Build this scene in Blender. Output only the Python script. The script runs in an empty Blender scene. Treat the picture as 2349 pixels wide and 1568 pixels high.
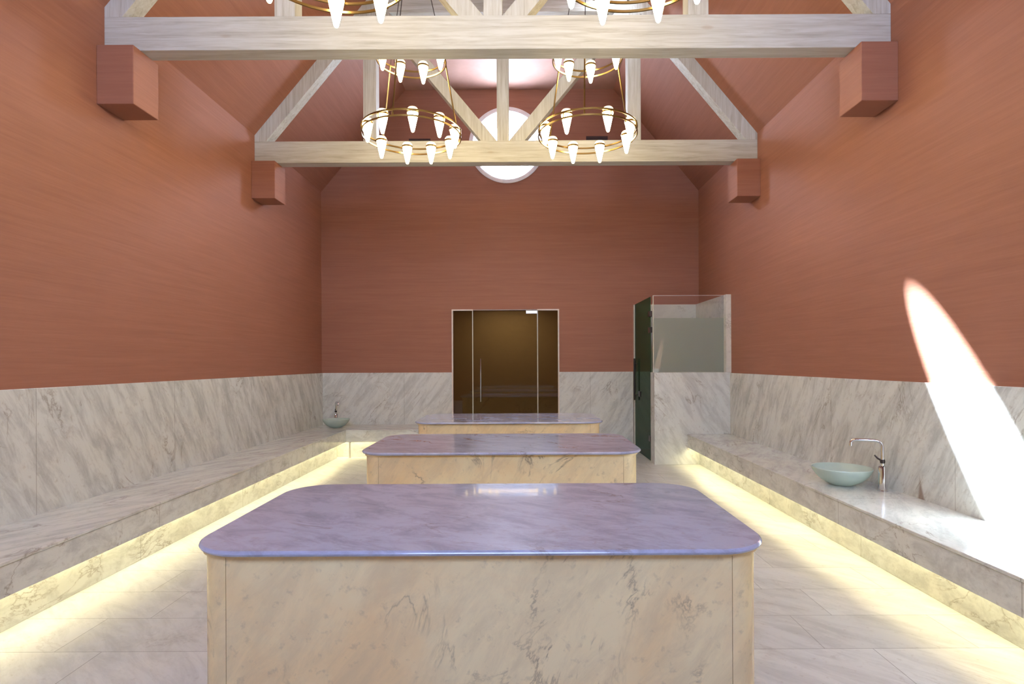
import bpy, bmesh, math, random
from mathutils import Vector, Matrix
R = math.radians
C = bpy.context.scene.collection
SC = bpy.context.scene
random.seed(4)

# ------------------------------------------------------------------ camera, world, sun, exposure
EYE = 1.5
cam_d = bpy.data.cameras.new('camera')
cam_d.lens = 20.0; cam_d.sensor_width = 36.0
cam_d.shift_x = -0.0087; cam_d.shift_y = 0.0200
cam = bpy.data.objects.new('camera', cam_d); C.objects.link(cam)
cam.location = (0, 0, EYE); cam.rotation_euler = (R(90), 0.0045, 0)
cam_d.clip_start = 0.05
SC.camera = cam

SC.view_settings.view_transform = 'Standard'
SC.view_settings.look = 'None'
SC.view_settings.exposure = 0.34
SC.view_settings.gamma = 1.0
SC.view_settings.use_curve_mapping = False

w = bpy.data.worlds.new('sky'); SC.world = w; w.use_nodes = True
bg = w.node_tree.nodes['Background']
bg.inputs[0].default_value = (0.72, 0.84, 1.0, 1); bg.inputs[1].default_value = 6.0

sun_d = bpy.data.lights.new('sun', 'SUN'); sun_d.energy = 115; sun_d.angle = R(0.9)
sun_d.color = (0.80, 0.90, 1.0)
sun = bpy.data.objects.new('sun', sun_d); C.objects.link(sun)
sun.rotation_euler = Vector((1.0, -1.75, -2.80)).to_track_quat('-Z', 'Y').to_euler()

def area(name, loc, direction, sx, sy, power, col, shape='RECTANGLE'):
    d = bpy.data.lights.new(name, 'AREA'); d.shape = shape; d.size = sx
    if shape == 'RECTANGLE': d.size_y = sy
    d.energy = power; d.color = col
    o = bpy.data.objects.new(name, d); C.objects.link(o)
    o.location = loc; o.rotation_euler = Vector(direction).to_track_quat('-Z', 'Y').to_euler()
    return o
# daylight entering by the round window and by the high glazing in the end wall behind the camera
area('window_daylight', (-0.225, 10.02, 5.24), (0, -1, -0.25), 1.0, 1.0, 60, (0.60, 0.68, 1.0), 'DISK')
area('corridor_fill_light', (-0.25, 11.2, 2.68), (0, 0, -1), 1.2, 0.8, 26, (1.0, 0.80, 0.50))  # added unseen fill, brightens the corridor behind the bronze glass
area('gable_daylight', (-0.18, -2.90, 4.85), (0, 1, -0.25), 3.2, 1.9, 215, (0.42, 0.57, 1.0))

# ------------------------------------------------------------------ constants of the room
XL, XR, YF, YB = -3.43, 3.07, -3.0, 9.8
CX = -0.22
EAVE, FLAT, PITCH = 4.45, 6.20, 1.2
INSET = (FLAT - EAVE) / PITCH
WC = 1.335                                   # wainscot top

# ------------------------------------------------------------------ material helpers
def new_mat(name):
    m = bpy.data.materials.new(name); m.use_nodes = True
    nt = m.node_tree; nt.nodes.clear()
    out = nt.nodes.new('ShaderNodeOutputMaterial')
    return m, nt, out
def N(nt, kind, **kw):
    n = nt.nodes.new(kind)
    for k, v in kw.items():
        if k.startswith('i_'):
            n.inputs[k[2:].replace('_', ' ')].default_value = v
        else: setattr(n, k, v)
    return n
def L(nt, a, b): nt.links.new(a, b)
def math_(nt, op, a, b=None, clamp=False):
    n = nt.nodes.new('ShaderNodeMath'); n.operation = op; n.use_clamp = clamp
    for i, v in enumerate((a, b)):
        if v is None: continue
        if isinstance(v, (int, float)): n.inputs[i].default_value = v
        else: nt.links.new(v, n.inputs[i])
    return n.outputs[0]
def coords(nt, scale=(1, 1, 1), rot=(0, 0, 0), loc=(0, 0, 0)):
    tc = nt.nodes.new('ShaderNodeNewGeometry')
    mr = nt.nodes.new('ShaderNodeMapping'); mr.inputs['Rotation'].default_value = rot
    mp = nt.nodes.new('ShaderNodeMapping')
    mp.inputs['Scale'].default_value = scale
    mp.inputs['Location'].default_value = loc
    nt.links.new(tc.outputs['Position'], mr.inputs[0]); nt.links.new(mr.outputs[0], mp.inputs[0])
    return mp.outputs[0]
def noise(nt, vec, scale, detail=4, rough=0.55, dist=0.0):
    n = nt.nodes.new('ShaderNodeTexNoise')
    n.inputs['Scale'].default_value = scale; n.inputs['Detail'].default_value = detail
    n.inputs['Roughness'].default_value = rough; n.inputs['Distortion'].default_value = dist
    nt.links.new(vec, n.inputs['Vector']); return n.outputs['Fac']
def ramp(nt, fac, stops):
    r = nt.nodes.new('ShaderNodeValToRGB')
    el = r.color_ramp.elements
    while len(el) < len(stops): el.new(0.5)
    for e, (p, c) in zip(el, stops):
        e.position = p; e.color = (c[0], c[1], c[2], 1) if not isinstance(c, (int, float)) else (c, c, c, 1)
    nt.links.new(fac, r.inputs[0]); return r.outputs[0]
def mix(nt, fac, a, b, mode='MIX'):
    n = nt.nodes.new('ShaderNodeMix'); n.data_type = 'RGBA'; n.blend_type = mode
    for sock, v in ((n.inputs[0], fac), (n.inputs[6], a), (n.inputs[7], b)):
        if isinstance(v, (int, float)): sock.default_value = v
        elif isinstance(v, tuple): sock.default_value = (v[0], v[1], v[2], 1)
        else: nt.links.new(v, sock)
    return n.outputs[2]
def bsdf(nt, out, color=None, rough=0.5, metal=0.0, spec=0.5, normal=None, coat=0.0):
    b = nt.nodes.new('ShaderNodeBsdfPrincipled')
    if color is not None:
        if isinstance(color, tuple): b.inputs['Base Color'].default_value = (*color, 1)
        else: nt.links.new(color, b.inputs['Base Color'])
    if isinstance(rough, (int, float)): b.inputs['Roughness'].default_value = rough
    else: nt.links.new(rough, b.inputs['Roughness'])
    b.inputs['Metallic'].default_value = metal
    b.inputs['Specular IOR Level'].default_value = spec
    b.inputs['Coat Weight'].default_value = coat
    b.inputs['Coat Roughness'].default_value = 0.03
    if normal is not None: nt.links.new(normal, b.inputs['Normal'])
    nt.links.new(b.outputs[0], out.inputs[0]); return b
def bump(nt, h, strength, dist):
    n = nt.nodes.new('ShaderNodeBump'); n.inputs['Strength'].default_value = strength
    n.inputs['Distance'].default_value = dist; nt.links.new(h, n.inputs['Height']); return n.outputs[0]

def mat_plaster(name, c_dark, c_mid, c_light, rough=0.62):
    m, nt, out = new_mat(name)
    v1 = coords(nt, (0.4, 0.4, 11.0))
    a = noise(nt, v1, 2.2, 7, 0.66, 0.35)
    v2 = coords(nt, (1.5, 1.5, 42.0), loc=(3, 1, 0))
    b = noise(nt, v2, 1.6, 5, 0.6, 0.2)
    v3 = coords(nt, (0.35, 0.35, 0.6))
    c = noise(nt, v3, 1.0, 3, 0.5, 0.4)
    f = math_(nt, 'ADD', math_(nt, 'MULTIPLY', a, 0.50), math_(nt, 'MULTIPLY', b, 0.28))
    f = math_(nt, 'ADD', f, math_(nt, 'MULTIPLY', c, 0.22))
    col = ramp(nt, f, [(0.36, c_dark), (0.50, c_mid), (0.64, c_light)])
    bsdf(nt, out, col, rough, 0, 0.35, bump(nt, f, 0.25, 0.012))
    return m
PL = mat_plaster('red_plaster', (0.300, 0.128, 0.080), (0.335, 0.146, 0.093), (0.372, 0.166, 0.108))
PLC = mat_plaster('pale_ceiling_plaster', (0.36, 0.20, 0.15), (0.44, 0.26, 0.20), (0.50, 0.31, 0.25))

def joint_mask(nt, coord_out, origin, period, half):
    t = math_(nt, 'SUBTRACT', coord_out, origin)
    t = math_(nt, 'DIVIDE', t, period)
    t = math_(nt, 'FRACT', t)
    t = math_(nt, 'SUBTRACT', t, 0.5); t = math_(nt, 'ABSOLUTE', t)
    t = math_(nt, 'SUBTRACT', 0.5, t)
    return math_(nt, 'LESS_THAN', t, half / period)

def mat_marble(name, base=(0.67, 0.70, 0.68), warm=(0.68, 0.65, 0.54), grey=(0.36, 0.375, 0.37), rough=0.2,
               rot=(0.3, 0.9, 0.2), joints=(), vein=0.5, warmth=0.4, coat=0.0, fine=1.0, floor=False, dark=0.6, brown_mark=False, st=(0.9, 3.6, 3.6)):
    m, nt, out = new_mat(name)
    v = coords(nt, (1, 1, 1))
    vs = coords(nt, st, rot)
    # broad cloud
    c0 = noise(nt, v, 1.3, 5, 0.6, 0.6)
    col = mix(nt, math_(nt, 'MULTIPLY', ramp(nt, c0, [(0.42, 0), (0.62, 1)]), warmth), base, warm)
    # streaky grey grain
    s = noise(nt, vs, 2.4 * fine, 8, 0.72, 0.45)
    sm = ramp(nt, s, [(0.44, 0.0), (0.60, 0.75), (0.70, 1.0)])
    col = mix(nt, math_(nt, 'MULTIPLY', sm, vein), col, grey)
    # thin veins
    t = noise(nt, coords(nt, tuple(0.55 + 0.32 * q for q in st), rot, (5, 2, 1)), 1.5, 6, 0.62, 1.0)
    t = math_(nt, 'ABSOLUTE', math_(nt, 'SUBTRACT', t, 0.5))
    tm = ramp(nt, t, [(0.0, 1.0), (0.008, 0.4), (0.022, 0.0)])
    gate = ramp(nt, noise(nt, v, 2.1, 2, 0.5), [(0.5, 0), (0.62, 1)])
    col = mix(nt, math_(nt, 'MULTIPLY', math_(nt, 'MULTIPLY', tm, gate), dark), col, (0.22, 0.17, 0.13))
    # small specks
    k = noise(nt, v, 26, 3, 0.6)
    col = mix(nt, math_(nt, 'MULTIPLY', ramp(nt, k, [(0.60, 0), (0.72, 1)]), 0.25), col, (0.30, 0.25, 0.20))
    geo = nt.nodes.new('ShaderNodeNewGeometry'); sep = nt.nodes.new('ShaderNodeSeparateXYZ')
    nt.links.new(geo.outputs['Position'], sep.inputs[0])
    jm = None
    for ax, origin, period, half in joints:
        j = joint_mask(nt, sep.outputs[ax], origin, period, half)
        jm = j if jm is None else math_(nt, 'MAXIMUM', jm, j)
    if floor:
        br = nt.nodes.new('ShaderNodeTexBrick')
        br.inputs['Scale'].default_value = 1.0; br.inputs['Brick Width'].default_value = 0.805
        br.inputs['Row Height'].default_value = 0.39; br.inputs['Mortar Size'].default_value = 0.0022
        br.inputs['Mortar Smooth'].default_value = 0.0; br.offset = 0.31; br.inputs['Bias'].default_value = 0
        br.inputs['Color1'].default_value = (0.86, 0.86, 0.86, 1); br.inputs['Color2'].default_value = (1, 1, 1, 1)
        br.inputs['Mortar'].default_value = (0.5, 0.5, 0.5, 1)
        nt.links.new(coords(nt, loc=(-1.83 + 8.05, -2.97 + 3.9, 0)), br.inputs['Vector'])
        col = mix(nt, 1.0, col, br.outputs['Color'], 'MULTIPLY')
        jm = br.outputs['Fac']
    if jm is not None and not floor:
        col = mix(nt, math_(nt, 'MULTIPLY', jm, 0.45), col, (0.16, 0.14, 0.12))
    if brown_mark:  # tapered brown mark just above the bench, right wall only
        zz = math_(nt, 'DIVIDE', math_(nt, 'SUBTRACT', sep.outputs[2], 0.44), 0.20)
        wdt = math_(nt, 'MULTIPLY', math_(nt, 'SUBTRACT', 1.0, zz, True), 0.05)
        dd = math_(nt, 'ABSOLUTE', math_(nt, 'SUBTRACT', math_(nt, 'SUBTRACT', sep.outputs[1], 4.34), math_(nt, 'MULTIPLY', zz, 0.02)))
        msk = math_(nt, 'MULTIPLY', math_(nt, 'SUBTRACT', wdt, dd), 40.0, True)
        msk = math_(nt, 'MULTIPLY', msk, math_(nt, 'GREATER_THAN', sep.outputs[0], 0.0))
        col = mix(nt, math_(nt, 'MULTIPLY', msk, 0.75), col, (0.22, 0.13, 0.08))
    r = rough
    bsdf(nt, out, col, r, 0, 0.5, bump(nt, c0, 0.03, 0.004), coat)
    return m
MB_WALL = mat_marble('grey_marble_side', rot=(1.05, 0, 0), joints=[(1, 4.0, 1.6, 0.003)], rough=0.22, warmth=0.25, brown_mark=True, st=(4.0, 0.9, 4.0), vein=0.75)
MB_BACK = mat_marble('grey_marble_back', rot=(0, 0.95, 0), joints=[(0, -2.01, 1.6, 0.003)], rough=0.22, warmth=0.35, vein=0.6, st=(0.9, 4.0, 4.0))
MB_BENCH = mat_marble('bench_marble', rot=(0, 0, 0.5), joints=[(1, 4.36, 1.6, 0.003)], rough=0.14, warmth=0.25, st=(3.6, 1.0, 3.6), vein=0.6)
MB_BENCHB = mat_marble('back_bench_marble', rot=(0, 0, 0.5), rough=0.2, warmth=0.5, vein=0.5)
MB_TOP = mat_marble('slab_marble', base=(0.46, 0.52, 0.73), warm=(0.38, 0.40, 0.50), grey=(0.25, 0.27, 0.37), st=(1.4, 3.0, 3.0), rot=(0, 0, 0.5), rough=0.2, warmth=0.2, vein=0.65, coat=0.5)
MB_SIDE = mat_marble('table_side_marble', base=(0.87, 0.73, 0.43), warm=(0.84, 0.60, 0.31), grey=(0.52, 0.42, 0.28), st=(1.1, 3.0, 3.2),
                     rot=(0, 0.95, 0), rough=0.22, warmth=0.8, vein=0.36, dark=0.8)
MB_FLOOR = mat_marble('floor_marble', base=(0.67, 0.69, 0.68), rot=(0, 0, 0.75), rough=0.3, warmth=0.35, vein=0.5, floor=True, dark=0.25, st=(1.0, 3.6, 3.6))
MB_LIGHT = mat_marble('pale_marble', base=(0.66, 0.66, 0.60), rot=(0.5, 0.5, 0), rough=0.25, warmth=0.2, vein=0.25)

def mat_wood(name, axis):
    m, nt, out = new_mat(name)
    sc = [10, 10, 10]; sc[axis] = 0.7
    a = noise(nt, coords(nt, tuple(sc)), 2.0, 6, 0.65, 0.8)
    sc2 = [60, 60, 60]; sc2[axis] = 2.0
    b = noise(nt, coords(nt, tuple(sc2)), 1.2, 3, 0.6, 0.3)
    f = math_(nt, 'ADD', math_(nt, 'MULTIPLY', a, 0.65), math_(nt, 'MULTIPLY', b, 0.35))
    col = ramp(nt, f, [(0.36, (0.40, 0.395, 0.35)), (0.48, (0.51, 0.52, 0.48)), (0.62, (0.60, 0.62, 0.60))])
    vo = nt.nodes.new('ShaderNodeTexVoronoi'); vo.inputs['Scale'].default_value = 1.0
    sc3 = [4.5, 4.5, 4.5]; sc3[axis] = 1.6
    nt.links.new(coords(nt, tuple(sc3)), vo.inputs['Vector'])
    kn = ramp(nt, vo.outputs['Distance'], [(0.0, 1), (0.06, 0.7), (0.10, 0)])
    col = mix(nt, math_(nt, 'MULTIPLY', kn, 0.45), col, (0.34, 0.24, 0.16))
    bsdf(nt, out, col, 0.55, 0, 0.3, bump(nt, f, 0.2, 0.004))
    return m
WD_X = mat_wood('limed_wood_horizontal', 0)
WD_Z = mat_wood('limed_wood_upright', 2)

def mat_simple(name, col, rough=0.4, metal=0.0, spec=0.5, amp=0.06):
    m, nt, out = new_mat(name)
    n = noise(nt, coords(nt, (1, 1, 1)), 14, 3, 0.5)
    lo = tuple(c * (1 - amp) for c in col); hi = tuple(min(1, c * (1 + amp)) for c in col)
    bsdf(nt, out, ramp(nt, n, [(0.3, lo), (0.7, hi)]), rough, metal, spec)
    return m
BRASS = mat_simple('brass', (0.30, 0.20, 0.075), 0.28, 1.0)
CHROME = mat_simple('chrome', (0.72, 0.72, 0.74), 0.10, 1.0)
DARKMET = mat_simple('dark_metal', (0.06, 0.05, 0.045), 0.35, 0.6)
STEEL = mat_simple('brushed_steel', (0.66, 0.62, 0.58), 0.3, 0.9)
WHITE = mat_simple('white_paint', (0.82, 0.80, 0.80), 0.4)
TRIMW = mat_simple('pale_edging', (0.74, 0.66, 0.58), 0.4)
VEST = mat_simple('corridor_brown', (0.42, 0.33, 0.19), 0.6)
SLOT = mat_simple('slot_black', (0.05, 0.02, 0.018), 0.6)

def mat_emit(name, col, s):
    m, nt, out = new_mat(name)
    e = N(nt, 'ShaderNodeEmission'); e.inputs[0].default_value = (*col, 1); e.inputs[1].default_value = s
    L(nt, e.outputs[0], out.inputs[0]); return m
LED = mat_emit('led_strip_light', (1.0, 0.84, 0.46), 12.5)

def mat_shade():
    m, nt, out = new_mat('lit_alabaster_glass')
    b = bsdf(nt, out, (0.85, 0.82, 0.75), 0.25)
    n = noise(nt, coords(nt), 30, 2, 0.5)
    col = ramp(nt, n, [(0.3, (1.0, 0.76, 0.38)), (0.7, (1.0, 0.82, 0.48))])
    nt.links.new(col, b.inputs['Emission Color']); tc = nt.nodes.new('ShaderNodeTexCoord'); sp = nt.nodes.new('ShaderNodeSeparateXYZ')
    nt.links.new(tc.outputs['Object'], sp.inputs[0])
    g = ramp(nt, math_(nt, 'MULTIPLY', sp.outputs[2], 4.0), [(0.0, 1.0), (0.62, 1.0), (0.82, 0.10), (1.0, 0.035)])
    nt.links.new(math_(nt, 'MULTIPLY', g, 30.0), b.inputs['Emission Strength'])
    return m
SHADE = mat_shade()

def mat_glass(name, tint, gloss=0.07, frost=0.0, frost_col=(0.5, 0.55, 0.5), fk=0.8):
    m, nt, out = new_mat(name)
    tr = N(nt, 'ShaderNodeBsdfTransparent'); tr.inputs[0].default_value = (*tint, 1)
    gl = N(nt, 'ShaderNodeBsdfGlossy'); gl.inputs['Roughness'].default_value = 0.02
    gl.inputs[0].default_value = (1, 1, 1, 1)
    fr = N(nt, 'ShaderNodeFresnel'); fr.inputs[0].default_value = 1.45
    a = tr.outputs[0]
    if frost > 0:
        tl = N(nt, 'ShaderNodeBsdfTranslucent'); tl.inputs[0].default_value = (*frost_col, 1)
        df = N(nt, 'ShaderNodeBsdfDiffuse'); df.inputs[0].default_value = (*frost_col, 1)
        ad = N(nt, 'ShaderNodeMixShader'); ad.inputs[0].default_value = 0.45
        L(nt, tl.outputs[0], ad.inputs[1]); L(nt, df.outputs[0], ad.inputs[2])
        mx = N(nt, 'ShaderNodeMixShader')
        nz = noise(nt, coords(nt), 3, 2, 0.5)
        fc = math_(nt, 'ADD', frost - 0.02, math_(nt, 'MULTIPLY', nz, 0.04)); L(nt, fc, mx.inputs[0])
        L(nt, a, mx.inputs[1]); L(nt, ad.outputs[0], mx.inputs[2]); a = mx.outputs[0]
    m2 = N(nt, 'ShaderNodeMixShader')
    g = math_(nt, 'ADD', math_(nt, 'MULTIPLY', fr.outputs[0], fk), gloss, True)
    L(nt, g, m2.inputs[0]); L(nt, a, m2.inputs[1]); L(nt, gl.outputs[0], m2.inputs[2])
    L(nt, m2.outputs[0], out.inputs[0]); return m
GL_CLEAR = mat_glass('clear_glass', (0.97, 0.98, 0.98), 0.0)
def mat_milk():
    m, nt, out = new_mat('milky_window_glass')
    n = noise(nt, coords(nt), 5, 2, 0.5)
    col = ramp(nt, n, [(0.3, (0.86, 0.88, 0.9)), (0.7, (0.9, 0.92, 0.94))])
    t = N(nt, 'ShaderNodeBsdfTranslucent'); L(nt, col, t.inputs[0]); L(nt, t.outputs[0], out.inputs[0]); return m
GL_MILK = mat_milk()
GL_BROWN = mat_glass('bronze_glass', (0.46, 0.43, 0.38), 0.03)
GL_GREEN = mat_glass('green_glass', (0.42, 0.56, 0.42), 0.03)
GL_FROST = mat_glass('frosted_film_glass', (0.75, 0.80, 0.74), 0.0, 0.80, (0.58, 0.63, 0.55))
GL_EDGE = mat_simple('glass_edge', (0.55, 0.56, 0.46), 0.2)
BOWL = None
def mat_bowl():
    m, nt, out = new_mat('pale_green_bowl_glass')
    n = noise(nt, coords(nt), 9, 2, 0.5)
    col = ramp(nt, n, [(0.3, (0.62, 0.74, 0.68)), (0.7, (0.68, 0.80, 0.73))])
    b = bsdf(nt, out, col, 0.15)
    tl = N(nt, 'ShaderNodeBsdfTranslucent'); L(nt, col, tl.inputs[0])
    mx = N(nt, 'ShaderNodeMixShader'); mx.inputs[0].default_value = 0.35
    L(nt, b.outputs[0], mx.inputs[1]); L(nt, tl.outputs[0], mx.inputs[2]); L(nt, mx.outputs[0], out.inputs[0])
    return m
BOWL = mat_bowl()

# ------------------------------------------------------------------ mesh helpers
class M:
    def __init__(self): self.bm = bmesh.new()
    def box(self, x0, x1, y0, y1, z0, z1, bev=0.0, seg=2):
        r = bmesh.ops.create_cube(self.bm, size=1.0)
        vs = r['verts']
        for v in vs:
            v.co = Vector((x0 + (v.co.x + .5) * (x1 - x0), y0 + (v.co.y + .5) * (y1 - y0), z0 + (v.co.z + .5) * (z1 - z0)))
        if bev > 0:
            es = list({e for v in vs for e in v.link_edges})
            bmesh.ops.bevel(self.bm, geom=es, offset=bev, segments=seg, affect='EDGES', profile=0.5)
        return self
    def prism(self, pts, axis, a, b, bev=0.0):
        """polygon pts (2D) extruded along axis from a to b"""
        def P(p, t):
            if axis == 'y': return (p[0], t, p[1])
            if axis == 'x': return (t, p[0], p[1])
            return (p[0], p[1], t)
        va = [self.bm.verts.new(P(p, a)) for p in pts]; vb = [self.bm.verts.new(P(p, b)) for p in pts]
        n = len(pts); fs = [self.bm.faces.new(va), self.bm.faces.new(list(reversed(vb)))]
        for i in range(n): fs.append(self.bm.faces.new((va[i], vb[i], vb[(i + 1) % n], va[(i + 1) % n])))
        if bev > 0:
            es = list({e for v in va + vb for e in v.link_edges})
            bmesh.ops.bevel(self.bm, geom=es, offset=bev, segments=2, affect='EDGES', profile=0.5)
        return self
    def lathe(self, prof, seg=32, c=(0, 0, 0)):
        rings = []
        for r, z in prof:
            if r < 1e-5: rings.append([self.bm.verts.new((c[0], c[1], c[2] + z))])
            else: rings.append([self.bm.verts.new((c[0] + r * math.cos(2 * math.pi * k / seg), c[1] + r * math.sin(2 * math.pi * k / seg), c[2] + z)) for k in range(seg)])
        for A, B in zip(rings[:-1], rings[1:]):
            for k in range(seg):
                k2 = (k + 1) % seg
                if len(A) == 1 and len(B) == 1: continue
                if len(A) == 1: self.bm.faces.new((A[0], B[k], B[k2]))
                elif len(B) == 1: self.bm.faces.new((A[k], A[k2], B[0]))
                else: self.bm.faces.new((A[k], A[k2], B[k2], B[k]))
        return self
    def ring(self, r0, r1, z0, z1, seg=64, c=(0, 0, 0)):
        return self.lathe([(r0, z0), (r1, z0), (r1, z1), (r0, z1), (r0, z0)], seg, c)
    def tube(self, path, r, seg=10, caps=True):
        path = [Vector(p) for p in path]; n = len(path); rings = []
        up = Vector((0, 0, 1))
        prev = None
        for i, p in enumerate(path):
            d = (path[min(i + 1, n - 1)] - path[max(i - 1, 0)]).normalized()
            if prev is None:
                a = d.orthogonal().normalized()
            else:
                a = (prev - d * prev.dot(d)).normalized()
            prev = a; b = d.cross(a)
            rr = r[i] if isinstance(r, (list, tuple)) else r
            rings.append([self.bm.verts.new(p + (a * math.cos(2 * math.pi * k / seg) + b * math.sin(2 * math.pi * k / seg)) * rr) for k in range(seg)])
        for A, B in zip(rings[:-1], rings[1:]):
            for k in range(seg): self.bm.faces.new((A[k], A[(k + 1) % seg], B[(k + 1) % seg], B[k]))
        if caps:
            self.bm.faces.new(list(reversed(rings[0]))); self.bm.faces.new(rings[-1])
        return self
    def obj(self, name, mat, parent=None, smooth=False, loc=None):
        bmesh.ops.remove_doubles(self.bm, verts=self.bm.verts, dist=1e-6)
        bmesh.ops.recalc_face_normals(self.bm, faces=self.bm.faces)
        me = bpy.data.meshes.new(name); self.bm.to_mesh(me); self.bm.free()
        me.materials.append(mat)
        if smooth:
            me.polygons.foreach_set('use_smooth', [True] * len(me.polygons))
            try: me.set_sharp_from_angle(angle=R(35))
            except Exception: pass
        o = bpy.data.objects.new(name, me); C.objects.link(o)
        if parent is not None: o.parent = parent
        if loc is not None: o.location = loc
        return o
def thing(name, label, cat, loc=(0, 0, 0), rz=0, group=None):
    o = bpy.data.objects.new(name, None); C.objects.link(o); o.empty_display_size = 0.1
    o.location = loc; o.rotation_euler = (0, 0, rz); o['label'] = label; o['category'] = cat
    if group: o['group'] = group
    return o
def struct(o, label=None):
    o['kind'] = 'structure'
    if label: o['label'] = label
    return o
def dup(root, loc, label=None, rz=None):
    def cp(o, parent):
        c = o.copy(); C.objects.link(c); c.parent = parent
        for ch in list(o.children): cp(ch, c)
        return c
    r = cp(root, None); r.location = loc
    if rz is not None: r.rotation_euler = (0, 0, rz)
    if label: r['label'] = label
    return r

# ------------------------------------------------------------------ floor, walls, ceiling
struct(M().box(XL - 0.4, XR + 0.4, YF - 0.4, YB + 0.3, -0.2, 0).obj('floor', MB_FLOOR), 'pale veined marble floor tiles')
struct(M().box(XL - 0.3, XL, YF, YB, 0, EAVE).obj('wall_left', PL), 'red-brown brushed plaster wall on the left')
struct(M().box(XR, XR + 0.3, YF, YB, 0, EAVE).obj('wall_right', PL), 'red-brown brushed plaster wall on the right')

WX, WZ, WR = -0.225, 5.24, 0.60                     # round window
DX0, DX1, DZ = -1.187, 0.66, 2.416                  # door opening
T = 0.33
GOUT = [(XL, DZ), (XR, DZ), (XR, EAVE), (XR - INSET, FLAT), (XL + INSET, FLAT), (XL, EAVE)]
def gable_with_hole(y0, y1, zb, hole):
    m = M(); bm = m.bm
    poly = [(XL, zb), (XR, zb), (XR, EAVE), (XR - INSET, FLAT), (XL + INSET, FLAT), (XL, EAVE)]
    hx, hz, hr = hole
    angs = [2 * math.pi * k / 72 for k in range(72)] + [math.atan2(p[1] - hz, p[0] - hx) % (2 * math.pi) for p in poly]
    angs = sorted(set(round(a, 6) for a in angs))
    def hit(a):
        d = (math.cos(a), math.sin(a)); best = 1e9
        for i in range(len(poly)):
            p, q = poly[i], poly[(i + 1) % len(poly)]
            ex, ez = q[0] - p[0], q[1] - p[1]
            den = d[0] * ez - d[1] * ex
            if abs(den) < 1e-9: continue
            t = ((p[0] - hx) * ez - (p[1] - hz) * ex) / den
            u = ((p[0] - hx) * d[1] - (p[1] - hz) * d[0]) / den
            if t > 0 and -1e-6 <= u <= 1 + 1e-6: best = min(best, t)
        return (hx + d[0] * best, hz + d[1] * best)
    rows = []
    for a in angs:
        i_ = (hx + hr * math.cos(a), hz + hr * math.sin(a)); o_ = hit(a)
        rows.append([bm.verts.new((i_[0], y0, i_[1])), bm.verts.new((o_[0], y0, o_[1])), bm.verts.new((o_[0], y1, o_[1])), bm.verts.new((i_[0], y1, i_[1]))])
    n = len(rows)
    for k in range(n):
        A, B = rows[k], rows[(k + 1) % n]
        for j in range(4):
            bm.faces.new((A[j], A[(j + 1) % 4], B[(j + 1) % 4], B[j]))
    return m
m = gable_with_hole(YB, YB + T, DZ, (WX, WZ, WR))
m.box(XL, DX0, YB, YB + T, 0, DZ); m.box(DX1, XR, YB, YB + T, 0, DZ)
struct(m.obj('wall_back', PL), 'red-brown brushed plaster gable wall with round window')

# end wall behind the camera, with its tall glazed opening
FW0, FW1, FZ0, FZ1 = -1.85, 1.45, 3.85, 5.90
m = M(); m.box(XL, XR, YF - 0.3, YF, 0, FZ0)
m.prism([(XL, FZ0), (FW0, FZ0), (FW0, FLAT), (XL + INSET, FLAT), (XL, EAVE)], 'y', YF - 0.3, YF)
m.prism([(XR, FZ0), (FW1, FZ0), (FW1, FLAT), (XR - INSET, FLAT), (XR, EAVE)], 'y', YF - 0.3, YF)
m.box(FW0, FW1, YF - 0.3, YF, FZ1, FLAT)
struct(m.obj('wall_front', PL), 'red-brown plaster end wall with high glazing')
win = thing('window_2', 'high glazing in the gable opposite the round window', 'window', (-0.2, YF - 0.2, FZ0)); win['kind'] = 'structure'
m = M(); hw = (FW1 - FW0) / 2; hh = FZ1 - FZ0
for x in (-hw + 0.04, -hw / 3, hw / 3, hw - 0.04): m.box(x - 0.04, x + 0.04, -0.04, 0.04, 0, hh)
m.box(-hw, hw, -0.04, 0.04, 0, 0.07); m.box(-hw, hw, -0.04, 0.04, hh - 0.07, hh)
m.obj('window_frame', WHITE, win)
M().box(-hw, hw, -0.055, -0.045, 0.03, hh).obj('pane', GL_CLEAR, win)

def slope(x_eave, x_flat, nm, lab):
    sx = -1 if x_eave < 0 else 1
    pts = [(x_eave, EAVE), (x_flat, FLAT), (x_flat + sx * 0.05, FLAT + 0.2), (x_eave + sx * 0.3, EAVE + 0.06)]
    struct(M().prism(pts, 'y', YF - 0.3, YB + T).obj(nm, PL), lab)
slope(XL, XL + INSET, 'ceiling_left', 'sloping red plaster ceiling on the left')
slope(XR, XR - INSET, 'ceiling_right', 'sloping red plaster ceiling on the right')
OX, OY, ORX, ORY = 1.150, 7.04, 0.44, 0.30          # added oval opening in the flat strip, unseen, shaped to cast the sun patch
m = M(); a0, a1 = XL + INSET - 0.06, XR - INSET + 0.06
m.box(a0, a1, YF - 0.3, 6.4, FLAT, FLAT + 0.05); m.box(a0, a1, 7.6, YB + T, FLAT, FLAT + 0.05)
rect = [(a1, 7.6), (a0, 7.6), (a0, 6.4), (a1, 6.4)]
angs = sorted(set([round(2 * math.pi * k / 64, 5) for k in range(64)] + [round(math.atan2(q[1] - OY, q[0] - OX) % (2 * math.pi), 5) for q in rect]))
rows = []
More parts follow.
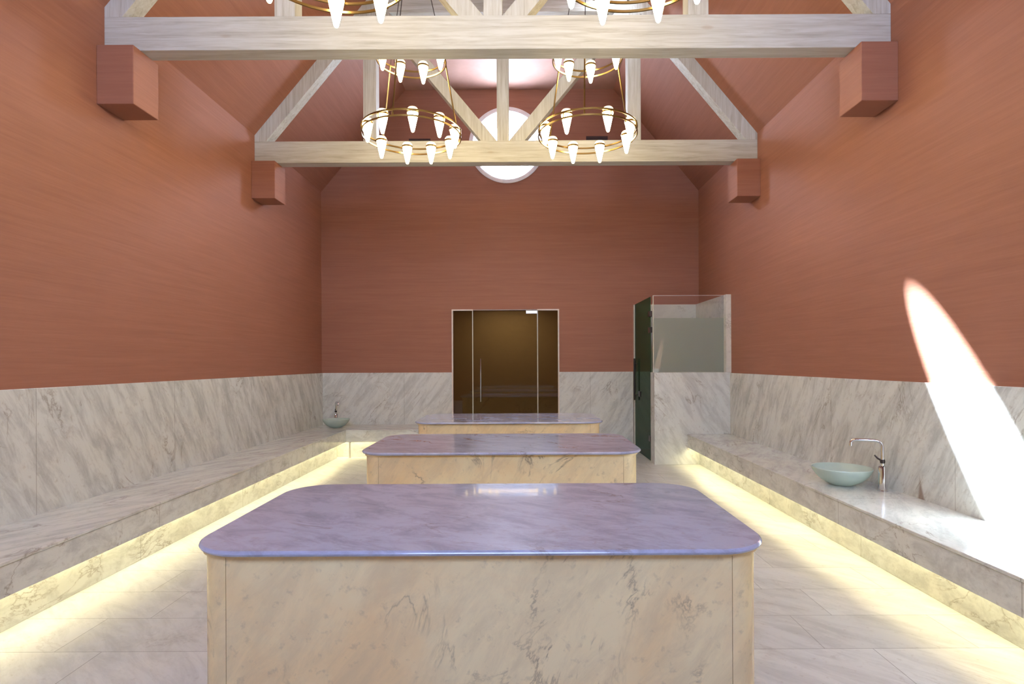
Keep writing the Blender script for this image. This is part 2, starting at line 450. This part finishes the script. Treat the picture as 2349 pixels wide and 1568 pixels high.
for a in angs:
    dx, dy = math.cos(a), math.sin(a)
    tt = min(((a1 - OX) / dx if dx > 1e-6 else (a0 - OX) / dx if dx < -1e-6 else 1e9), ((7.6 - OY) / dy if dy > 1e-6 else (6.4 - OY) / dy if dy < -1e-6 else 1e9))
    rr_ = 1 / math.sqrt((dx / ORX) ** 2 + (dy / ORY) ** 2)
    rows.append([m.bm.verts.new(q) for q in ((OX + dx * rr_, OY + dy * rr_, FLAT), (OX + dx * tt, OY + dy * tt, FLAT), (OX + dx * tt, OY + dy * tt, FLAT + 0.05), (OX + dx * rr_, OY + dy * rr_, FLAT + 0.05))])
for k in range(len(rows)):
    A, B = rows[k], rows[(k + 1) % len(rows)]
    for q in range(4): m.bm.faces.new((A[q], A[(q + 1) % 4], B[(q + 1) % 4], B[q]))
struct(m.obj('ceiling', PLC), 'flat pale plaster strip at the top of the roof')

# wainscot (marble dado)
struct(M().box(XL, XL + 0.02, YF, YB, 0.0, WC, 0.003).obj('trim_1', MB_WALL), 'grey veined marble dado along the left wall')
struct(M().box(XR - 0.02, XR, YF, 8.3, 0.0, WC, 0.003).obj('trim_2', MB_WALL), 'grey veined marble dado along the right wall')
m = M(); m.box(XL + 0.02, DX0, YB - 0.02, YB, 0, WC, 0.003); m.box(DX1, 1.93, YB - 0.02, YB, 0, WC, 0.003)
struct(m.obj('trim_3', MB_BACK), 'grey veined marble dado on the back wall')

# round window
win = thing('window_1', 'round white-framed window high in the back gable wall', 'window', (WX, YB, WZ)); win['kind'] = 'structure'
rot = Matrix.Rotation(R(-90), 4, 'X')
def lathe_y(prof, seg=72):
    m = M(); m.lathe(prof, seg)
    bmesh.ops.transform(m.bm, matrix=Matrix.Rotation(R(-90), 4, 'X'), verts=m.bm.verts)   # lathe z -> +y
    return m
lathe_y([(WR, 0.0), (WR, -0.02), (0.655, -0.02), (0.655, 0.0), (WR, 0.0)]).obj('window_casing', WHITE, win, True)
lathe_y([(WR, -0.015), (WR, 0.30), (WR - 0.012, 0.30), (WR - 0.012, -0.015), (WR, -0.015)]).obj('window_reveal', WHITE, win, True)
lathe_y([(WR - 0.012, 0.20), (WR - 0.012, 0.26), (0.53, 0.26), (0.53, 0.20), (WR - 0.012, 0.20)]).obj('window_sash', WHITE, win, True)
lathe_y([(0, 0.23), (0.535, 0.23)]).obj('pane', GL_MILK, win)

# glass entrance in the back wall
dr = thing('door_1', 'bronze-tinted glass door with side lights in the back wall', 'door', (0, YB, 0)); dr['kind'] = 'structure'
m = M(); e = 0.022
m.box(DX0, DX0 + e, -0.03, 0.06, 0, DZ); m.box(DX1 - e, DX1, -0.03, 0.06, 0, DZ)
m.box(DX0 + e, -0.826, -0.03, 0.06, DZ - e, DZ); m.box(0.285, DX1 - e, -0.03, 0.06, DZ - e, DZ)
m.box(-0.826, 0.285, 0.02, 0.06, DZ - 0.012, DZ)
m.obj('door_frame', TRIMW, dr)
M().box(DX0 + e, -0.838, 0.012, 0.024, 0.0, DZ - e).obj('side_pane', GL_BROWN, dr)
M().box(0.297, DX1 - e, 0.012, 0.024, 0.0, DZ - e).obj('side_pane', GL_BROWN, dr)
leaf = M().box(-0.822, 0.281, 0.012, 0.024, 0.012, DZ - 0.014).obj('door_leaf', GL_BROWN, dr)
m = M().tube([(-0.69, -0.045, 0.83), (-0.69, -0.045, 1.57)], 0.011, 12)
m.tube([(-0.69, -0.045, 0.93), (-0.69, 0.012, 0.93)], 0.008); m.tube([(-0.69, -0.045, 1.47), (-0.69, 0.012, 1.47)], 0.008)
h = m.obj('door_handle', CHROME, leaf, True)
for x in (-0.838, 0.281):
    M().box(x, x + 0.016, 0.008, 0.028, 0.0, DZ - 0.014).obj('glass_edge_strip', GL_EDGE, dr)
M().box(0.09, 0.285, -0.004, 0.04, DZ - 0.075, DZ - 0.022, 0.004).obj('patch_fitting', STEEL, dr)
M().box(0.09, 0.285, -0.004, 0.04, 0.015, 0.075, 0.004).obj('patch_fitting', STEEL, dr)
# corridor beyond the glass
m = M(); x0, x1, y0, y1, z1 = DX0 - 0.25, DX1 + 0.25, YB + T, YB + T + 1.9, 2.7
m.box(x0 - 0.1, x0, y0, y1, 0, z1); m.box(x1, x1 + 0.1, y0, y1, 0, z1); m.box(x0 - 0.1, x1 + 0.1, y1, y1 + 0.1, 0, z1)
m.box(x0 - 0.1, x1 + 0.1, y0, y1 + 0.1, z1, z1 + 0.1); m.box(x0 - 0.1, x1 + 0.1, y0, y1 + 0.1, -0.1, -0.001)
struct(m.obj('wall_corridor', VEST), 'brown corridor seen through the bronze glass')

# cubicle in the back right corner
struct(M().box(1.946, XR, 8.30, 8.55, 0, 1.345, 0.004).obj('wall_partition', mat_marble('partition_marble', rot=(0, -1.0, 0), warmth=0.2, vein=0.55)), 'low marble partition wall at the back right')
struct(M().box(XR - 0.075, XR, 8.30, YB, 1.345, 2.48).box(XR - 0.075, XR, 8.55, YB, 0, 1.345).obj('trim_4', MB_LIGHT), 'pale stone lining on the right wall inside the cubicle')
struct(M().box(1.935, XR - 0.075, YB - 0.07, YB, 0, 2.48).obj('trim_5', MB_LIGHT), 'pale stone lining on the back wall inside the cubicle')
gs = thing('glass_screen', 'frosted green-grey glass screen standing on the low marble partition', 'glass screen', (1.955, 8.40, 1.345))
M().box(0, 1.04, -0.005, 0.005, 0.0, 0.80).obj('frosted_pane', GL_FROST, gs)['label'] = 'frosted lower glass'
M().box(0, 1.04, -0.005, 0.005, 0.80, 1.135).obj('clear_pane', GL_CLEAR, gs)['label'] = 'clear glass strip above the frosting'
M().box(-0.006, 0.006, -0.008, 0.008, 0.0, 1.135).obj('edge_channel', GL_EDGE, gs)
M().box(0.006, 1.04, -0.008, 0.008, 1.129, 1.137).obj('top_edge', STEEL, gs)
cd = thing('door_2', 'green glass cubicle door beside the low marble partition', 'door', (1.955, 8.56, 0)); cd['kind'] = 'structure'
lf = M().box(-0.005, 0.005, 0.01, 1.165, 0.012, 2.48).obj('door_leaf', mat_glass('green_door_glass', (0.26, 0.46, 0.30), 0.0, 0.5, (0.10, 0.20, 0.12), 0.3), cd)
M().tube([(-0.045, 1.02, 0.86), (-0.045, 1.02, 1.56)], 0.014, 12).tube([(-0.045, 1.02, 0.95), (0.0, 1.02, 0.95)], 0.009).tube([(-0.045, 1.02, 1.47), (0.0, 1.02, 1.47)], 0.009).obj('door_handle', DARKMET, lf, True)
M().box(-0.016, 0.016, 0.72, 0.86, 0.93, 1.02, 0.003).obj('lock', DARKMET, lf)
for z in (2.18, 1.94, 0.3): M().box(-0.02, 0.02, -0.02, 0.09, z, z + 0.085, 0.004).obj('hinge', DARKMET, cd)

# slots on the back wall
v0 = thing('wall_vent', 'dark slot vent on the back wall left of the round window', 'vent', (-1.725, YB, 5.27))
m = M().box(-0.185, 0.185, -0.015, -0.001, -0.075, 0.085)
m.obj('vent_plate', SLOT, v0)
m = M()
for k in range(4): m.box(-0.17, 0.17, -0.022, -0.015, -0.055 + k * 0.035, -0.045 + k * 0.035)
m.obj('louvre', DARKMET, v0)
dup(v0, (1.325, YB, 5.30), 'dark slot vent on the back wall right of the round window')

# ------------------------------------------------------------------ trusses and corbels
def truss(y, label):
    t = thing('roof_truss', label, 'roof truss', (CX, y, 4.09), group='limed timber trusses')
    d = 0.16; b0, b1 = 0.0, 0.278
    hl, hr = XL - CX, XR - CX
    M().box(hl, hr, 0, d, b0, b1, 0.004).obj('tie_beam', WD_X, t)
    top = FLAT - 4.09
    M().box(-0.078, 0.078, 0.004, d - 0.004, b1, top - 0.17, 0.004).obj('king_post', WD_Z, t)
    ql, qr = -1.72, 1.70
    M().box(ql - 0.085, ql + 0.085, 0.002, d - 0.002, b1, top - 0.06, 0.004).obj('queen_post', WD_Z, t)
    M().box(qr - 0.085, qr + 0.085, 0.002, d - 0.002, b1, top - 0.06, 0.004).obj('queen_post', WD_Z, t)
    M().box(ql + 0.085, qr - 0.085, 0.0, d, top - 0.17, top, 0.004).obj('collar_beam', WD_X, t)
    dz = EAVE - 4.09
    for s, hx in ((-1, hl), (1, hr)):
        # rafter: follows the ceiling slope
        hw = 0.214
        zt = top
        pts = [(hx, dz), (hx - s * (zt - dz) / PITCH, zt), (hx - s * ((zt - dz) / PITCH + hw), zt), (hx - s * ((b1 - dz) / PITCH + hw), b1), (hx, b1)]
        M().prism(pts, 'y', 0.001, d - 0.001, 0.003).obj('rafter', WD_Z, t)
        # brace from the foot of the king post up to the queen post head
        q = ql if s < 0 else qr
        hwid = 0.18
        xb = s * 0.078
        rise = (abs(q) - 0.085 - 0.078) * PITCH
        qx = q - s * 0.085
        run = abs(qx) - abs(xb)
        pts = [(xb, b1), (qx, b1 + run * PITCH), (qx, b1 + (run - 0.205) * PITCH), (xb + s * 0.205, b1)]
        M().prism(pts, 'y', 0.006, d - 0.006, 0.003).obj('brace', WD_Z, t)
    return t
truss(4.70, 'whitewashed timber roof truss nearest the camera, above the front stone table')
truss(7.35, 'whitewashed timber roof truss farther back, in front of the round window')

def corbel(x, y, lab):
    t = M().box(-0.15, 0.15, -0.16, 0.16, 0, 0.48, 0.006).obj('corbel', PL)
    t.location = (x, y, 3.61); t['label'] = lab; t['category'] = 'corbel'; t['group'] = 'plaster corbels under the truss ends'
    return t
corbel(XL + 0.15, 4.77, 'red plaster corbel under the left end of the front truss')
corbel(XR - 0.15, 4.77, 'red plaster corbel under the right end of the front truss')
corbel(XL + 0.15, 7.42, 'red plaster corbel under the left end of the back truss')
corbel(XR - 0.15, 7.42, 'red plaster corbel under the right end of the back truss')

# ------------------------------------------------------------------ benches
def bench(name, lab, along, a0, a1, front, toe, wall, mat_top):
    """along='y': runs in y; front/toe/wall are x values; along='x': those are y values"""
    t = thing('stone_bench', lab, 'bench', (0, 0, 0), group='lit marble benches')
    def bx(f, w, z0, z1, mat, nm, bev=0.003, lo=a0, hi=a1):
        a, b = min(f, w), max(f, w)
        m = M()
        if along == 'y': m.box(a, b, lo, hi, z0, z1, bev)
        else: m.box(lo, hi, a, b, z0, z1, bev)
        return m.obj(nm, mat, t)
    s = 1 if front > wall else -1
    bx(front, wall, 0.425, 0.445, mat_top, 'seat_slab', 0.004)
    bx(front - s * 0.006, front - s * 0.036, 0.25, 0.425, mat_top, 'fascia')
    bx(toe, wall, 0.0, 0.425, mat_top, 'toe_kick')
    bx(toe + s * 0.01, toe + s * 0.075, 0.335, 0.345, LED, 'led_strip', 0.0)['label'] = 'glowing warm light strip'
    return t
bench('b', 'long marble bench along the left wall with light strip beneath', 'y', YF, YB - 0.8, -2.77, -2.92, XL + 0.02, MB_BENCH)
bench('b', 'long marble bench along the right wall with light strip beneath', 'y', YF, 8.3, 2.42, 2.60, XR - 0.02, MB_BENCH)
bb = bench('b', 'short marble bench across the back wall beside the glass door', 'x', XL + 0.02, -1.34, 9.0, 9.15, YB - 0.02, MB_BENCHB)
pipe = M().lathe([(0, 0), (0.022, 0), (0.022, 0.006), (0.013, 0.008), (0.013, 0.24), (0.02, 0.242), (0.02, 0.249), (0, 0.249)], 20).obj('support_leg', STEEL, bb, True, (-2.72, 9.022, 0))

# ------------------------------------------------------------------ stone tables
TW, TD, TH = 2.26, 1.18, 0.80
def rr(hw, hd, r, seg=12):
    pts = []
    for cx, cy, a0 in ((hw - r, hd - r, 0), (-hw + r, hd - r, 90), (-hw + r, -hd + r, 180), (hw - r, -hd + r, 270)):
        for k in range(seg + 1):
            a = R(a0 + 90 * k / seg); pts.append((cx + r * math.cos(a), cy + r * math.sin(a)))
    return pts
def make_table(label):
    t = thing('stone_table', label, 'stone table', (-0.163, 2.12 + TD / 2, 0), group='marble treatment tables down the middle')
    m = M(); pr = [(0.0, 0.0), (0.004, 0.004), (0.008, 0.010), (0.008, 0.014), (0.004, 0.020), (0.0, 0.022)]
    loops = []
    for off, z in [(-0.006, 0.0), (0.0, 0.004), (0.003, 0.011), (0.0, 0.018), (-0.006, 0.022)]:
        loops.append([m.bm.verts.new((x, y, TH - 0.022 + z)) for x, y in rr(TW / 2 + off, TD / 2 + off, 0.22 + off, 16)])
    n = len(loops[0])
    for A, B in zip(loops[:-1], loops[1:]):
        for k in range(n): m.bm.faces.new((A[k], A[(k + 1) % n], B[(k + 1) % n], B[k]))
    m.bm.faces.new(list(reversed(loops[0]))); m.bm.faces.new(loops[-1])
    sl = m.obj('slab', MB_TOP, t, True)
    for p in sl.data.polygons:
        if len(p.vertices) > 8: p.use_smooth = False
    hw, hd, r, th = TW / 2 - 0.045, TD / 2 - 0.045, 0.12, 0.02
    g = 0.0015
    H = TH - 0.022
    for y in (-1, 1):
        a, b = sorted((y * hd, y * (hd - th)))
        M().box(-hw + r + g, hw - r - g, a, b, 0, H, 0.001).obj('side_panel', MB_SIDE, t)
    for x in (-1, 1):
        a, b = sorted((x * hw, x * (hw - th)))
        M().box(a, b, -hd + r + g, hd - r - g, 0, H, 0.001).obj('side_panel', MB_SIDE, t)
    for sx, sy in ((1, 1), (-1, 1), (-1, -1), (1, -1)):
        m = M(); cx, cy = sx * (hw - r), sy * (hd - r)
        pts = [(cx + sx * r * math.cos(R(90 * k / 12)), cy + sy * r * math.sin(R(90 * k / 12))) for k in range(13)]
        pts += [(cx + sx * (r - th) * math.cos(R(90 * k / 12)), cy + sy * (r - th) * math.sin(R(90 * k / 12))) for k in range(12, -1, -1)]
        m.prism(pts, 'z', 0, H); m.obj('corner_panel', MB_SIDE, t, True)
    # the lip course just under the slab
    m = M(); A = rr(hw + 0.012, hd + 0.012, r + 0.012, 12)
    m.prism(A, 'z', H - 0.012, H - 0.0002); m.obj('lip', MB_SIDE, t, True)
    return t
t1 = make_table('large marble table with rounded corners nearest the camera')
dup(t1, (-0.160, 4.43 + TD / 2, 0), 'middle one of the three marble tables, behind the nearest table')
dup(t1, (-0.148, 6.67 + TD / 2, 0), 'farthest marble table, just in front of the glass door')

# ------------------------------------------------------------------ basins and taps
def basin(loc, label, s=1.0):
    prof = [(0, 0.0), (0.075, 0.0), (0.11, 0.012), (0.17, 0.045), (0.215, 0.085), (0.245, 0.128), (0.258, 0.160), (0.256, 0.166), (0.250, 0.164),
            (0.236, 0.130), (0.206, 0.092), (0.163, 0.056), (0.108, 0.026), (0.03, 0.014), (0, 0.013)]
    t = thing('wash_bowl', label, 'wash bowl', loc)
    M().lathe([(r * s, z * s) for r, z in prof], 56).obj('bowl', BOWL, t, True)
    M().lathe([(0, 0.014), (0.026, 0.014), (0.028, 0.018), (0.02, 0.022), (0, 0.023)], 24).obj('drain', CHROME, t, True)
    return t
basin((2.735, 4.86, 0.445), 'pale green glass wash bowl on the right bench', 0.91)
basin((-3.045, 9.36, 0.445), 'small pale wash bowl in the far left corner', 0.84)
def tap(loc, ang, label):
    t = thing('tap', label, 'tap', loc, ang)
    M().lathe([(0, 0), (0.040, 0), (0.040, 0.006), (0.033, 0.010), (0.033, 0.185), (0.030, 0.198), (0.018, 0.206), (0, 0.208)], 32).obj('tap_body', CHROME, t, True)
    path = [(0, 0, 0.20), (0.0, 0, 0.30), (0, 0, 0.355)]
    path += [(0.05 - 0.05 * math.cos(R(a)), 0, 0.355 + 0.05 * math.sin(R(a))) for a in range(15, 91, 15)]
    path += [(0.12, 0, 0.407), (0.19, 0, 0.404)]
    path += [(0.19 + 0.032 * math.sin(R(a)), 0, 0.372 + 0.032 * math.cos(R(a))) for a in range(20, 91, 14)] + [(0.2225, 0, 0.352)]
    M().tube(path, 0.0125, 14).obj('spout', CHROME, t, True)
    lv = M(); lv.lathe([(0, 0.225), (0.017, 0.225), (0.02, 0.24), (0.017, 0.255), (0, 0.256)], 20)
    lv.tube([(0, 0, 0.24), (0.035, -0.012, 0.262), (0.055, -0.018, 0.285)], [0.008, 0.007, 0.006], 10)
    lv.obj('lever', DARKMET, t, True)
    return t
tap((2.93, 4.615, 0.445), math.atan2(0.11, -0.19), 'curved chrome tap standing beside the wash bowl on the right bench')
tap((-3.14, 9.64, 0.445), math.atan2(-0.19, 0.10), 'small chrome tap behind the wash bowl in the far left corner')

# ------------------------------------------------------------------ chandeliers
SP = [(0, 0), (0.010, 0.003), (0.016, 0.012), (0.024, 0.045), (0.034, 0.09), (0.044, 0.135), (0.052, 0.175), (0.056, 0.205), (0.053, 0.225), (0.042, 0.240), (0.022, 0.248), (0, 0.250)]
sm = None; cm = None
def chandelier(x, y, low, up, label, rods=(-10, 110, 230)):
    global sm, cm
    z0 = 3.76
    t = thing('chandelier', label, 'chandelier', (x, y, z0), group='two-tier brass ring chandeliers')
    for r, z in ((0.52, 0.20), (0.52, 0.14), (0.365, 1.01), (0.365, 0.94)):
        M().ring(r - 0.007, r + 0.004, z - 0.008, z + 0.008, 72).obj('ring', BRASS, t, True)
    def put(rb, zt, angs):
        global sm, cm
        for a in angs:
            px, py = rb * math.sin(R(a)), -rb * math.cos(R(a))
            if sm is None:
                s = M().lathe(SP, 24).obj('glass_shade', SHADE, t, True); sm = s.data
                c = M().ring(0.047, 0.060, 0.188, 0.206, 24); c.box(0.055, 0.07, -0.004, 0.004, 0.13, 0.204)
                c = c.obj('shade_collar', BRASS, s, True); cm = c.data
            else:
                s = bpy.data.objects.new('glass_shade', sm); C.objects.link(s); s.parent = t
                c = bpy.data.objects.new('shade_collar', cm); C.objects.link(c); c.parent = s
            s.location = (px, py, zt); s.rotation_euler = (0, 0, math.atan2(py, px))
    put(0.462, 0.0, low); put(0.307, 0.84, up)
    for a in rods:
        p = (0.36 * math.sin(R(a)), -0.36 * math.cos(R(a)), 1.01); q = (0.515 * math.sin(R(a)), -0.515 * math.cos(R(a)), 0.14)
        M().tube([p, q], 0.0085, 10).obj('rod', BRASS, t, True)
    for a in rods:
        p = (0.36 * math.sin(R(a)), -0.36 * math.cos(R(a)), 1.01); q = (0.03 * math.sin(R(a)), -0.03 * math.cos(R(a)), FLAT - z0 - 0.03)
        M().tube([p, q], 0.004, 8).obj('wire', DARKMET, t, True)
    M().lathe([(0, FLAT - z0 - 0.045), (0.05, FLAT - z0 - 0.04), (0.065, FLAT - z0 - 0.02), (0.065, FLAT - z0 - 0.001), (0, FLAT - z0 - 0.001)], 28).obj('canopy', BRASS, t, True)
    return t
UP = [270, 214, 166, 90, 38, 322]
chandelier(-1.146, 6.03, [-27, 12, 47, 86, 127, 163, 197, 236, 296], UP, 'left brass ring chandelier hanging between the two trusses')
chandelier(0.716, 6.03, [-33, 19, 64, 108, 156, 194, 230, 282], UP, 'right brass ring chandelier hanging between the two trusses')
chandelier(-1.146, 3.38, [-10, 30, 72, 151, 191, 246, 290, 330], UP, 'left chandelier at the top edge, in front of the nearest truss', (20, 140, 260))
chandelier(0.716, 3.38, [-5, 35, 77, 118, 153, 200, 236, 290, 325], UP, 'right chandelier at the top edge, in front of the nearest truss', (20, 140, 260))
